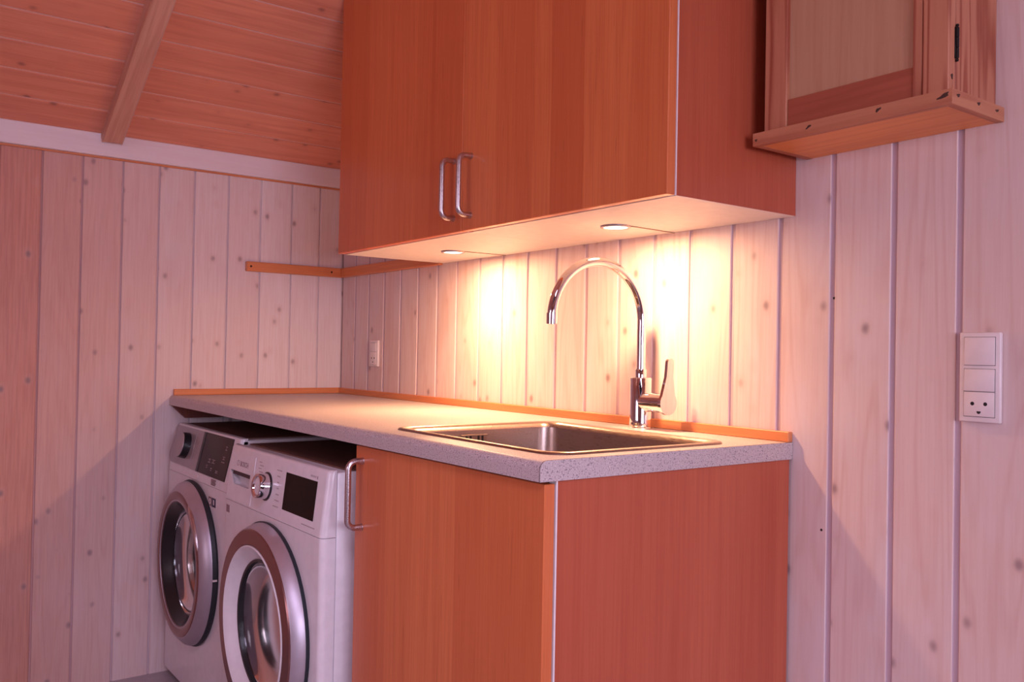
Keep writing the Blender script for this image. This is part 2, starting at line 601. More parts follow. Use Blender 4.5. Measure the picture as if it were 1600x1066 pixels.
# unseen walls behind the camera, each with a window added for daylight
bm = bmesh.new()
box(bm, XR, XR + 0.1, YF, 0.1, FLOOR, 0.80)
box(bm, XR, XR + 0.1, YF, 0.1, 1.62, EAVE + 0.02)
box(bm, XR, XR + 0.1, YF, -1.90, 0.80, 1.62)
box(bm, XR, XR + 0.1, -0.50, 0.1, 0.80, 1.62)
struct('wall_right', bm, 'plaster')
bm = bmesh.new()
box(bm, -0.1, XR + 0.1, YF - 0.1, YF, FLOOR, 0.90)
box(bm, -0.1, 1.5, YF - 0.1, YF, 0.90, 2.0)
box(bm, 2.9, XR + 0.1, YF - 0.1, YF, 0.90, 2.0)
prism(bm, [(-0.1, 2.0), (XR + 0.1, 2.0), (XR + 0.1, 2.05), (RIDGE, ceil_z(RIDGE) + 0.03), (-0.1, 2.05)], YF - 0.1, YF, 'Y')
struct('wall_front', bm, 'plaster')


def window(name, plane, a0, a1, z0, z1, at):
    bm = bmesh.new()
    w_ = 0.05

    def bx(b_, p0, p1, q0, q1, d0, d1):
        if plane == 'X':
            box(b_, at + d0, at + d1, p0, p1, q0, q1, 0.003)
        else:
            box(b_, p0, p1, at - d1, at - d0, q0, q1, 0.003)
    mid = (a0 + a1) / 2
    bx(bm, a0, a1, z0, z0 + w_, 0.02, 0.08)
    bx(bm, a0, a1, z1 - w_, z1, 0.02, 0.08)
    bx(bm, a0, a0 + w_, z0, z1, 0.02, 0.08)
    bx(bm, a1 - w_, a1, z0, z1, 0.02, 0.08)
    bx(bm, mid - w_ / 2, mid + w_ / 2, z0 + w_, z1 - w_, 0.02, 0.08)
    fr = struct(name, bm, 'white_board')
    for p0, p1 in ((a0 + w_, mid - w_ / 2), (mid + w_ / 2, a1 - w_)):
        b2 = bmesh.new()
        bx(b2, p0, p1, z0 + w_, z1 - w_, 0.045, 0.052)
        obj('pane', b2, 'pane', fr)


window('added_window_1', 'X', -1.90, -0.50, 0.80, 1.62, XR)
window('added_window_2', 'Y', 1.5, 2.9, 0.90, 2.0, YF)

# ceiling: slab with boards below, one rafter in sight
ct, st = math.cos(R(26)), math.sin(R(26))


def slope(s, n):
    """distance s up the slope, n below its face"""
    return (s * ct + n * st, EAVE + s * st - n * ct)


LS = RIDGE / ct
bm = bmesh.new()
prism(bm, [slope(-0.15, -0.006), slope(LS, -0.006), slope(LS, -0.1), slope(-0.15, -0.1)], YF, 0.1, 'Y')
def roof_part(b_, xa, xb, ya, yb, n0=0.0, n1=0.1):
    prism(b_, [(xa, ceil_z(xa) + n0), (xb, ceil_z(xb) + n0), (xb, ceil_z(xb) + n1), (xa, ceil_z(xa) + n1)], ya, yb, 'Y')


RX0, RX1, RY0, RY1 = 2.80, 3.75, -2.5, -1.2             # opening for the added, unseen roof window
roof_part(bm, RIDGE, XR + 0.12, YF, RY0)
roof_part(bm, RIDGE, XR + 0.12, RY1, 0.1)
roof_part(bm, RIDGE, RX0, RY0, RY1)
roof_part(bm, RX1, XR + 0.12, RY0, RY1)
ceiling = struct('ceiling', bm, 'ceiling_wood')
bm = bmesh.new()
roof_part(bm, RX0, RX0 + 0.05, RY0, RY1, 0.02, 0.11)
roof_part(bm, RX1 - 0.05, RX1, RY0, RY1, 0.02, 0.11)
roof_part(bm, RX0 + 0.05, RX1 - 0.05, RY0, RY0 + 0.05, 0.02, 0.11)
roof_part(bm, RX0 + 0.05, RX1 - 0.05, RY1 - 0.05, RY1, 0.02, 0.11)
fr = struct('added_window_3', bm, 'white_board')
bm = bmesh.new()
roof_part(bm, RX0 + 0.05, RX1 - 0.05, RY0 + 0.05, RY1 - 0.05, 0.06, 0.068)
obj('pane', bm, 'pane', fr)
s0 = 0.0215
k = 0
edges = [0.0, s0 + 0.1108]
while edges[-1] < LS - 0.02:
    edges.append(min(LS, edges[-1] + 0.1108))
for a, b in zip(edges[:-1], edges[1:]):
    bm = bmesh.new()
    prism(bm, [slope(p_, -o_) for p_, o_ in plank_outline(a - 0.003, b - 0.003, 0.0042, 0.0035, 0.0012)], YF, 0.0, 'Y', (5,))
    board('plank', bm, ceiling, 'tongue_y')


def rafter(y0, y1):
    bm = bmesh.new()
    dp = 0.038
    prism(bm, [(0.012, -0.0002), (LS - 0.01, -0.0002), (LS - 0.01, -dp), (0.030, -dp)], y0, y1, 'Y')
    bmesh.ops.bevel(bm, geom=[e for e in bm.edges], offset=0.003, segments=2, affect='EDGES')
    o = obj('rafter', bm, 'rafter_wood', ceiling)
    o.rotation_euler = (0, -R(26), 0)
    o.location = (0, 0, EAVE)


rafter(-0.826, -0.770)
rafter(-1.75, -1.692)
rafter(-2.69, -2.632)

# crown board along the top of the left wall
bm = box(bmesh.new(), 0.0, 0.020, YF, 0.0, 1.640, 1.7085, 0.002)
crown = struct('trim_1', bm, 'crown_wood')
obj('bead', box(bmesh.new(), 0.0, 0.007, YF, -0.0005, 1.6345, 1.6398), 'strip_y', crown, label='thin orange bead under the white board')

# ------------------------------------------------------------------ worktop
L, D, ZT, T = 1.9327, 0.600, 0.900, 0.0312


def top_profile(e=0.0, back=-0.001):
    P = [(back, ZT - T - e), (-D - e, ZT - T - e)]
    rd = 0.0135
    for k in range(9):
        a = R(180 - 90 * k / 8)
        P.append((-D + rd + (rd + e) * math.cos(a), ZT - rd + (rd + e) * math.sin(a)))
    P.append((back, ZT + e))
    return P


SX0, SX1, SY0, SY1, SR = 1.3714, 1.8958, -0.5431, -0.1268, 0.045
bm = prism(bmesh.new(), top_profile(), 0.001, L - 0.0022, 'X')
worktop = obj('worktop', bm, 'counter', None, 40)
tag(worktop, 'long speckled grey laminate worktop with a sink cut into it', 'worktop')
cb = prism(bmesh.new(), rrect(SX0 + 0.012, SX1 - 0.012, SY0 + 0.012, SY1 - 0.012, SR - 0.008), 0.80, 1.0, 'Z')
cut(worktop, cb)
bm = prism(bmesh.new(), top_profile(), L - 0.0014, L, 'X')
obj('end_band', bm, 'counter', worktop, 40, label='flat speckled end band')
bm = prism(bmesh.new(), top_profile(0.0003), L - 0.0022, L - 0.0014, 'X')
obj('glue_line', bm, 'dark_line', worktop, 40, label='dark joint line')

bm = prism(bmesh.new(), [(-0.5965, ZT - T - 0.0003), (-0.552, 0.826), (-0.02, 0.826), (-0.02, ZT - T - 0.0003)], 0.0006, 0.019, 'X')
obj('support_batten', bm, 'batten', worktop, label='red-brown support batten on the side wall, darkened as shade')
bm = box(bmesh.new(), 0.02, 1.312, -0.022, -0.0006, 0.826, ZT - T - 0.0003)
obj('support_batten', bm, 'batten', worktop, label='red-brown support batten at the back, darkened as shade')

# wooden strips along the walls on the worktop
TS = 0.012
bm = box(bmesh.new(), TS + 0.0005, L - 0.001, -TS, -0.0005, ZT + 0.0002, ZT + 0.0195, 0.0012)
tag(obj('edging_strip', bm, 'strip_x'), 'long orange wooden edging strip on the worktop behind the tap', 'strip')
bm = box(bmesh.new(), 0.0005, TS, -0.5885, -0.0005, ZT + 0.0002, ZT + 0.0195, 0.0012)
tag(obj('edging_strip', bm, 'strip_y'), 'short orange wooden edging strip on the worktop above the washing machines', 'strip')

# ------------------------------------------------------------------ sink
def sink():
    t = thing('sink', 'inset stainless steel sink with rounded corners in the worktop', 'sink', ((SX0 + SX1) / 2, (SY0 + SY1) / 2, ZT))
    bm = bmesh.new()
    loops = []
    for inset, z in ((0.0, ZT + 0.0004), (0.0015, ZT + 0.003), (0.005, ZT + 0.0042), (0.010, ZT + 0.0042), (0.015, ZT + 0.0028),
                     (0.020, ZT - 0.001), (0.0225, ZT - 0.008)):
        loops.append([bm.verts.new((x, y, z)) for x, y in
                      rrect(SX0 + inset, SX1 - inset, SY0 + inset, SY1 - inset, max(0.02, SR - inset * 0.6), 10)])
    for A, B in zip(loops[:-1], loops[1:]):
        n = len(A)
        for i in range(n):
            bm.faces.new((A[i], A[(i + 1) % n], B[(i + 1) % n], B[i]))
    obj('rim', bm, 'sink_steel', t, 60)
    bm = bmesh.new()
    loops = []
    for inset, z, rr in ((0.0225, ZT - 0.008, 0.032), (0.024, ZT - 0.03, 0.033), (0.028, ZT - 0.12, 0.038), (0.034, ZT - 0.145, 0.045),
                         (0.046, ZT - 0.158, 0.05), (0.065, ZT - 0.162, 0.05)):
        loops.append([bm.verts.new((x, y, z)) for x, y in
                      rrect(SX0 + inset, SX1 - inset, SY0 + inset, SY1 - inset, rr, 10)])
    for A, B in zip(loops[:-1], loops[1:]):
        n = len(A)
        for i in range(n):
            bm.faces.new((A[i], A[(i + 1) % n], B[(i + 1) % n], B[i]))
    bm.faces.new(loops[-1])
    obj('basin', bm, 'sink_steel', t, 60)
    cx, cy = (SX0 + SX1) / 2, (SY0 + SY1) / 2
    bm = lathe(bmesh.new(), [(0.0, 0.003), (0.030, 0.003), (0.042, 0.004), (0.045, 0.001), (0.045, -0.001)], (cx, cy, ZT - 0.162), (0, 0, 1), 32)
    dr = obj('drain', bm, 'chrome', t, 40)
    bm = bmesh.new()
    for q in range(6):
        a = R(60 * q)
        lathe(bm, [(0, 0.0006), (0.005, 0.0006), (0.005, 0.0)], (cx + 0.018 * math.cos(a), cy + 0.018 * math.sin(a), ZT - 0.159), (0, 0, 1), 12)
    obj('drain_holes', bm, 'black', dr)['kind'] = 'stuff'
    # overflow on the short wall away from the tap handle
    x = SX0 + 0.0262
    ov = obj('overflow', box(bmesh.new(), x - 0.001, x + 0.0008, -0.388, -0.322, ZT - 0.052, ZT - 0.017, 0.0006), 'sink_steel', t)
    for q in range(5):
        if q == 2:
            bm = lathe(bmesh.new(), [(0, 0.0022), (0.0035, 0.0018), (0.0042, 0.0)], (x + 0.0006, -0.355, ZT - 0.034), (1, 0, 0), 14)
            obj('screw', bm, 'chrome', ov, 40)
            continue
        yy = -0.375 + q * 0.0102
        bm = box(bmesh.new(), x + 0.0004, x + 0.0012, yy - 0.0026, yy + 0.0026, ZT - 0.047, ZT - 0.0195, 0.0003)
        obj('slot', bm, 'black', ov, label='black overflow slot')


sink()

# ------------------------------------------------------------------ tap
def tap():
    fx, fy = 1.584, -0.052
    t = thing('tap', 'tall chrome swan-neck mixer tap behind the sink', 'tap', (fx, fy, ZT))
    br = 0.0235
    bm = lathe(bmesh.new(), [(0, 0.0), (br + 0.003, 0.0), (br + 0.003, 0.0025), (br, 0.004), (br, 0.107), (br - 0.0015, 0.109), (0.0, 0.109)],
               (fx, fy, ZT + 0.0002), (0, 0, 1), 48)
    obj('tap_body', bm, 'chrome', t, 40)
    bm = lathe(bmesh.new(), [(0.0115, 0.109), (0.0125, 0.110), (0.0125, 0.126), (0.0115, 0.1275), (0.0, 0.1275)], (fx, fy, ZT), (0, 0, 1), 32)
    obj('collar', bm, 'chrome', t, 40)
    rr, pr = 0.1245, 0.0098
    zc = 1.128
    pts = [(fx, fy, ZT + 0.120 + (zc - ZT - 0.120) * q / 6) for q in range(6)]
    for q in range(41):
        a = R(180 * q / 40)
        pts.append((fx, fy - rr + rr * math.cos(a), zc + rr * math.sin(a) * 0.97))
    bm = tube(bmesh.new(), pts, pr, 24)
    sp = obj('spout', bm, 'chrome', t, 40)
    yt = fy - 2 * rr
    bm = lathe(bmesh.new(), [(0.0, 0.004), (pr - 0.002, 0.004), (pr - 0.002, 0.0), (pr + 0.0012, 0.0), (pr + 0.0012, 0.022), (pr, 0.0225)],
               (fx, yt, zc - 0.012), (0, 0, 1), 28)
    obj('aerator', bm, 'chrome', sp, 40)
    # lever on the side
    zl = ZT + 0.058
    bm = lathe(bmesh.new(), [(0.0, 0.0), (0.0205, 0.0), (0.0205, 0.058), (0.0195, 0.060), (0.019, 0.062), (0.0, 0.062)],
               (fx + 0.012, fy, zl), (1, 0, 0), 40)
    obj('lever_barrel', bm, 'chrome', t, 40)
    out = []
    for q in range(25):
        a = R(140 + 260 * q / 24)
        out.append((0.0245 * math.cos(a), 0.0245 * math.sin(a)))
    out += [(0.0098, 0.055), (0.0092, 0.085)]
    for q in range(1, 8):
        a = R(180 * q / 8)
        out.append((0.0092 * math.cos(a), 0.0850 + 0.0092 * math.sin(a)))
    out += [(-0.0092, 0.085), (-0.0098, 0.055)]
    bm = bmesh.new()
    x0 = fx + 0.0745

    def pt(p, d):
        lean = max(0, p[1] - 0.015) * 0.07
        return (x0 + d + lean, fy + p[0], zl + p[1])
    A = [bm.verts.new(pt(p, 0.0)) for p in out]
    B = [bm.verts.new(pt(p, 0.0075)) for p in out]
    n = len(out)
    for q in range(n):
        bm.faces.new((A[q], A[(q + 1) % n], B[(q + 1) % n], B[q]))
    bm.faces.new(A)
    bm.faces.new(B[::-1])
    bmesh.ops.bevel(bm, geom=[e for e in bm.edges if len(e.link_faces) == 2 and e.calc_face_angle(0) > 1.2], offset=0.0012, segments=2, affect='EDGES')
    obj('lever', bm, 'chrome', t, 40)


tap()

# ------------------------------------------------------------------ base cabinet
def base_cabinet():
    x0, x1 = 1.314, 1.930
    t = thing('base_cabinet', 'red-brown beech base cabinet with one door under the sink', 'cabinet', (x0, -0.3, FLOOR))
    zt = ZT - T - 0.0005
    obj('side_panel', box(bmesh.new(), x1 - 0.016, x1, -0.5645, -0.007, FLOOR, zt, 0.0006), 'beech_side', t)
    obj('side_panel', box(bmesh.new(), x0, x0 + 0.016, -0.5645, -0.007, FLOOR, zt, 0.0006), 'beech_side', t)
    obj('base_panel', box(bmesh.new(), x0 + 0.016, x1 - 0.016, -0.5645, -0.007, 0.12, 0.136), 'white_board', t)
    obj('back_panel', box(bmesh.new(), x0 + 0.016, x1 - 0.016, -0.012, -0.007, 0.12, zt - 0.02), 'white_board', t)
    obj('plinth', box(bmesh.new(), x0 + 0.016, x1 - 0.016, -0.515, -0.50, FLOOR, 0.118), 'beech', t)
    obj('front_edge', box(bmesh.new(), x1 - 0.016, x1 + 0.0004, -0.5672, -0.5646, 0.12, zt), 'white_edge', t, label='white front edge strip')
    d = obj('door', box(bmesh.new(), x0 + 0.003, x1 - 0.0005, -0.5885, -0.569, 0.125, zt - 0.004, 0.0012), 'beech', t)
    handle(d, 1.3475, -0.5885, 0.7035, 0.8355)


base_cabinet()

# ------------------------------------------------------------------ wall cabinets
ZB, ZC = 1.3231, 1.965
XL, XM, XRR = 0.6905, 1.3142, 1.9312
DU = 0.3226
DF = 0.344


def wall_cabinet(x0, x1, label, hx, hz0, hz1, zc):
    t = thing('wall_cabinet', label, 'cabinet', (x0, -0.16, ZB), 'beech wall cabinets over the sink')
    for a in (x0, x1 - 0.016):
        obj('side_panel', box(bmesh.new(), a, a + 0.016, -DU, -0.0005, ZB, zc, 0.0005), 'beech_side', t)
    obj('bottom_panel', box(bmesh.new(), x0 + 0.0162, x1 - 0.0162, -DU, -0.0005, ZB + 0.0004, ZB + 0.0164), 'white_board', t, label='pale underside board')
    obj('top_panel', box(bmesh.new(), x0 + 0.0162, x1 - 0.0162, -DU, -0.0005, zc - 0.016, zc), 'white_board', t)
    # white edging film under and in front of the carcass
    obj('under_film', box(bmesh.new(), x0 + 0.0004, x1 - 0.0004, -DU, -0.0005, ZB - 0.0006, ZB - 0.0001), 'white_board', t, label='pale underside film')
    obj('front_edge', box(bmesh.new(), x1 - 0.016, x1 + 0.0004, -DU - 0.0022, -DU - 0.0001, ZB, zc), 'white_edge', t, label='white front edge strip')
    d = obj('door', box(bmesh.new(), x0 + 0.0008, x1 - 0.0006, -DF, -DU - 0.0026, ZB + 0.0002, zc, 0.0012), 'beech', t)
    handle(d, hx, -DF, hz0, hz1)
    return t


wall_cabinet(XL, XM, 'beech wall cabinet beside the bare corner where the wooden rail runs behind it', 1.2815, 1.3545, 1.4835, 2.030)
wall_cabinet(XM, XRR, 'beech wall cabinet over the sink, touching the old pine cabinet', 1.3495, 1.3545, 1.4835, 2.030)


def puck(x, y, wx, label):
    t = thing('spotlight', label, 'lamp', (x, y, ZB - 0.001), 'round spotlights under the wall cabinets')
    bm = lathe(bmesh.new(), [(0.0245, 0.0), (0.0245, -0.003), (0.027, -0.0045), (0.0315, -0.0035), (0.0325, 0.0)], (x, y, ZB - 0.0008), (0, 0, 1), 40, closed=True)
    obj('lamp_rim', bm, 'steel', t, 40)
    bm = lathe(bmesh.new(), [(0.0, -0.003), (0.018, -0.0028), (0.0242, -0.0015), (0.0242, 0.0), (0.0, 0.0)], (x, y, ZB - 0.0008), (0, 0, 1), 32)
    obj('lens', bm, 'lens', t, 40, label='glowing white lens')
    bm = tube(bmesh.new(), [(x + 0.026, y + 0.018, ZB - 0.0018), (wx, -0.002, ZB - 0.0018)], 0.0010, 8)
    obj('cable', bm, 'cable', t, 40, label='thin cable running to the wall')
    # the reflector throws a cone, the bulb itself a weaker wide light
    for power, spread, dz in ((PUCK_POWER, 118, -0.0062), (PUCK_WIDE, 180, -0.0066)):
        d = bpy.data.lights.new('spotlight_bulb', 'AREA')
        d.shape = 'DISK'
        d.size = 0.04
        d.energy = power
        d.spread = R(spread)
        d.color = PUCK_COL
        o = bpy.data.objects.new('spotlight_bulb', d)
        C.objects.link(o)
        o.parent = t
        o.location = (0, 0, dz)


puck(0.9797, -0.1506, 1.012, 'glowing round spotlight under the wall cabinet beside the empty corner')
puck(1.6086, -0.1561, 1.628, 'glowing round spotlight under the wall cabinet, above the tap')

# wooden rail running round the corner
rail = tag(obj('wall_rail', box(bmesh.new(), 0.0003, 0.018, -0.3615, -0.0005, 1.318, 1.351, 0.002), 'strip_y'),
           'orange wooden rail on the pale side wall, free end pointing at the room', 'rail')
for yy in (-0.347, -0.052):
    bm = lathe(bmesh.new(), [(0, 0.0005), (0.0030, 0.0005), (0.0036, 0.0)], (0.018, yy, 1.3345), (1, 0, 0), 14)
    obj('screw', bm, 'iron', rail, label='dark screw head')
for xx, zz in ((2.0123, 1.1664), (1.995, 0.748)):
    bm = lathe(bmesh.new(), [(0, 0.0003), (0.0020, 0.0003), (0.0024, 0.0)], (xx, 0.0 if xx < 2.005 else 0.0032, zz), (0, -1, 0), 12)
    obj('nail_hole', bm, 'black', wall_back, label='small black nail hole')
tag(obj('wall_rail', box(bmesh.new(), 0.0185, XL - 0.002, -0.018, -0.0003, 1.318, 1.351, 0.002), 'strip_x'),
    'wooden rail on the back wall in shade, ending behind the wall cabinet', 'rail')

# ------------------------------------------------------------------ old pine wall cabinet
def old_cabinet():
    x0, x1, yf, zb = 1.955, 2.3035, -0.158, 1.4255
    t = thing('pine_cabinet', 'old pine wall cabinet with framed door and black hinge', 'cabinet', ((x0 + x1) / 2, -0.08, zb))
    zt = 1.98
    bx0, bx1, by = x0 + 0.0125, x1 - 0.0125, yf + 0.014
    # foot board with a mitred lipping
    obj('foot_board', box(bmesh.new(), x0 + 0.012, x1 - 0.012, yf + 0.012, -0.0005, zb, zb + 0.012), 'foot_lit_wood', t, label='smooth foot board, bounce light in its orange')
    lip = obj('lipping', prism(bmesh.new(), [(x0, yf), (x1, yf), (x1 - 0.0118, yf + 0.0118), (x0 + 0.0118, yf + 0.0118)], zb - 0.0006, zb + 0.0215, 'Z'), 'old_pine_x', t)
    ls = []
    for sx in (0, 1):
        if sx:
            pl = [(x1, yf), (x1, -0.0005), (x1 - 0.0118, -0.0005), (x1 - 0.0118, yf + 0.0118)]
        else:
            pl = [(x0, yf), (x0 + 0.0118, yf + 0.0118), (x0 + 0.0118, -0.0005), (x0, -0.0005)]
        ls.append(obj('lipping', prism(bmesh.new(), pl, zb - 0.0006, zb + 0.0215, 'Z'), 'old_pine_y' if 'old_pine_y' in M else 'old_pine_x', t))
    zb2 = zb + 0.0218
    obj('side_board', box(bmesh.new(), bx1 - 0.018, bx1, by + 0.020, -0.0005, zb2, zt, 0.0012), 'old_pine', t)
    obj('side_board', box(bmesh.new(), bx0, bx0 + 0.018, by + 0.020, -0.0005, zb2, zt, 0.0012), 'old_pine', t)
    obj('top_slab', box(bmesh.new(), x0, x1, yf, -0.0005, zt + 0.0005, zt + 0.02, 0.002), 'old_pine_x', t)
    obj('back_board', box(bmesh.new(), bx0 + 0.018, bx1 - 0.018, -0.012, -0.0005, zb2, zt), 'old_pine', t)
    obj('inner_board', box(bmesh.new(), bx0 + 0.0185, bx1 - 0.0185, by + 0.022, -0.013, zb + 0.0125, zb2), 'old_pine_x', t)
    # framed door
    d = obj('door', box(bmesh.new(), bx0 + 0.040, bx1 - 0.050, by + 0.008, by + 0.016, zb2 + 0.03, zt - 0.03), 'pale_panel', t, label='pale framed door panel')
    zt2 = zt - 0.001
    obj('door_stile', box(bmesh.new(), bx0, bx0 + 0.0455, by, by + 0.0188, zb2 + 0.001, zt2, 0.0015), 'old_pine', d)
    obj('door_stile', box(bmesh.new(), bx1 - 0.0400, bx1, by, by + 0.0188, zb2 + 0.001, zt2, 0.0015), 'old_pine', d)
    obj('door_moulding', box(bmesh.new(), bx1 - 0.0555, bx1 - 0.0408, by + 0.0012, by + 0.0188, zb2 + 0.001, zt2, 0.001), 'old_pine', d)
    obj('door_rail', box(bmesh.new(), bx0 + 0.0460, bx1 - 0.0560, by + 0.0035, by + 0.0185, zb2 + 0.001, zb2 + 0.050, 0.0006), 'old_pine_red', d, label='red-brown bottom rail')
    obj('door_rail', box(bmesh.new(), bx0 + 0.0460, bx1 - 0.0560, by + 0.0035, by + 0.0185, zt2 - 0.05, zt2, 0.0006), 'old_pine_red', d, label='red-brown top rail')
    # hinge on the outer edge
    z0, z1 = 1.499, 1.545
    hy = by + 0.0195
    bm = box(bmesh.new(), bx1 - 0.0002, bx1 + 0.0012, hy - 0.004, hy + 0.0035, z0, z1, 0.0004)
    for q in range(3):
        a, b_ = z0 + (z1 - z0) * q / 3 + 0.0006, z0 + (z1 - z0) * (q + 1) / 3 - 0.0006
        tube(bm, [(bx1 + 0.0022, hy, a), (bx1 + 0.0022, hy, b_)], 0.0027, 12)
    h = obj('hinge', bm, 'iron', t, 40, label='black iron butt hinge')
    for z in (z0 - 0.0025, z1 + 0.0025):
        bm = lathe(bmesh.new(), [(0, -0.0024), (0.002, -0.0016), (0.0024, 0.0), (0.002, 0.0016), (0, 0.0024)], (bx1 + 0.0022, hy, z), (0, 0, 1), 12)
        obj('hinge_knuckle', bm, 'iron', h, 60)
    # dark nail heads and knots set in the lippings
    def mark(par, c, ax, ru, rv, tilt=0.0):
        axv = Vector(ax)
        e1 = Vector((0, 0, 1)).cross(axv).normalized()
        e2 = axv.cross(e1)
        bm = bmesh.new()
        vs = []
        top = []
        for q in range(14):
            a = 2 * math.pi * q / 14
            j = 1 + 0.22 * math.sin(3 * a + c[0] * 90) + 0.12 * math.sin(5 * a)
            u, v = ru * math.cos(a) * j, rv * math.sin(a) * j
            u, v = u * math.cos(tilt) - v * math.sin(tilt), u * math.sin(tilt) + v * math.cos(tilt)
            p = Vector(c) + e1 * u + e2 * v
            vs.append(bm.verts.new(p - axv * 0.0004))
            top.append(bm.verts.new(Vector(c) + e1 * u * 0.9 + e2 * v * 0.9 + axv * 0.0003))
        for q in range(14):
            bm.faces.new((vs[q], vs[(q + 1) % 14], top[(q + 1) % 14], top[q]))
        bm.faces.new(top)
        obj('knot', bm, 'knot', par, label='dark knot')
    for x, z, ru, rv, ti in ((x0 + 0.007, zb + 0.009, 0.0028, 0.0022, 0.3), (x0 + 0.112, zb + 0.012, 0.006, 0.002, 0.5),
                             (x0 + 0.235, zb + 0.014, 0.0055, 0.0024, 0.5), (x0 + 0.336, zb + 0.0125, 0.0095, 0.0032, 0.35)):
        mark(lip, (x, yf, z), (0, -1, 0), ru, rv, ti)
    for y, z, ru, rv in ((yf + 0.018, zb + 0.014, 0.005, 0.0026), (yf + 0.078, zb + 0.013, 0.005, 0.0026), (yf + 0.135, zb + 0.013, 0.006, 0.002)):
        mark(ls[1], (x1, y, z), (1, 0, 0), ru, rv, 0.2)
    mark(d, (bx1 + 0.0002, by + 0.009, zb2 + 0.024), (1, 0, 0), 0.003, 0.0042)


M['old_pine_y'] = wood('old_pine_lip', light=(0.55, 0.23, 0.12), dark=(0.36, 0.09, 0.045), axis='Y', fine=110, band=16,
                       ring_amt=0.4, fine_amt=0.3, rough=0.5, tint=0.2)
old_cabinet()

# ------------------------------------------------------------------ switches
def switch_plate(x0, x1, z0, z1, label, top_keys):
    """white surface plate: rocker keys above, earthed socket below"""
    t = thing('switch_plate', label, 'switch', ((x0 + x1) / 2, 0, (z0 + z1) / 2))
    dp = 0.0085
    bm = box(bmesh.new(), x0, x1, -dp, -0.0003, z0, z1, 0.0022, 3)
    obj('cover_frame', bm, 'plastic', t, 40)
    W, H = x1 - x0, z1 - z0
    kx0, kx1 = x0 + 0.13 * W, x1 - 0.13 * W
    for a, b_ in top_keys:
        za, zb_ = z0 + a * H, z0 + b_ * H
        bm = box(bmesh.new(), kx0 - 0.0006, kx1 + 0.0006, -dp - 0.0003, -dp + 0.0006, za - 0.0006, zb_ + 0.0006)
        obj('key_gap', bm, 'dark_line', t, label='dark gap round the key')
        bm = box(bmesh.new(), kx0, kx1, -dp - 0.0026, -dp + 0.0004, za, zb_, 0.0009, 2)
        for v in bm.verts:                                  # rocker tilts a little
            if v.co.y < -dp - 0.001 and v.co.z > (za + zb_) / 2:
                v.co.y += 0.0008
        obj('key', bm, 'plastic', t, 40)
    za, zb_ = z0 + 0.065 * H, z0 + (top_keys[-1][0] - 0.008) * H
    bm = box(bmesh.new(), kx0 - 0.0006, kx1 + 0.0006, -dp - 0.0003, -dp + 0.0006, za - 0.0008, zb_ + 0.0002)
    obj('key_gap', bm, 'dark_line', t, label='dark gap round the socket')
    so = obj('socket', box(bmesh.new(), kx0, kx1, -dp - 0.0016, -dp + 0.0004, za, zb_, 0.0006, 2), 'plastic', t, 40)
    xm, zm = (x0 + x1) / 2, za + (zb_ - za) * 0.52
    r_ = 0.0030
    for sx in (-1, 1):
        bm = lathe(bmesh.new(), [(0, 0.0003), (r_ * 0.8, 0.0003), (r_, 0.0001), (r_, -0.0006)], (xm + sx * 0.0098, -dp - 0.0016, zm), (0, -1, 0), 18)
        obj('pin_hole', bm, 'black', so, label='black pin hole')
    bm = prism(bmesh.new(), [(xm + 0.0032 * math.cos(R(180 + 180 * q / 10)), zm - 0.0115 + 0.0042 * math.sin(R(180 + 180 * q / 10))) for q in range(11)],
               -dp - 0.0019, -dp - 0.0012, 'Y')
    obj('earth_hole', bm, 'black', so, label='black half-round earth hole')


switch_plate(2.2437, 2.3062, 0.963, 1.1025, 'white light switch and socket plate on the pale boards beside the cabinets',
             [(0.635, 0.945), (0.345, 0.592)])
switch_plate(0.2365, 0.298, 1.0026, 1.0908, 'small white switch and socket plate in the corner above the worktop',
             [(0.56, 0.90)])

# ------------------------------------------------------------------ washing machines
def text_mesh(body, size, mat, parent, name, origin, lean, extrude=0.0002, bold=False):
    cu = bpy.data.curves.new(name, 'FONT')
    cu.body = body
    cu.size = size
    cu.extrude = extrude
    if bold:
        cu.offset = size * 0.012
    o = bpy.data.objects.new(name, cu)
    C.objects.link(o)
    bpy.context.view_layer.update()
    dg = bpy.context.evaluated_depsgraph_get()
    me = bpy.data.meshes.new_from_object(o.evaluated_get(dg))
    bpy.data.objects.remove(o, do_unlink=True)
    me.materials.clear()
    me.materials.append(M[mat])
    me.transform(Matrix.Translation(Vector(origin) - wloc(parent)) @ Matrix.Rotation(R(90) - lean, 4, 'X'))
    q = bpy.data.objects.new(name, me)
    C.objects.link(q)
    q.parent = parent
    return q


def ring_on(bm, prof, c, seg=64, closed=True):
    return lathe(bm, prof, c, (0, -1, 0), seg, closed)


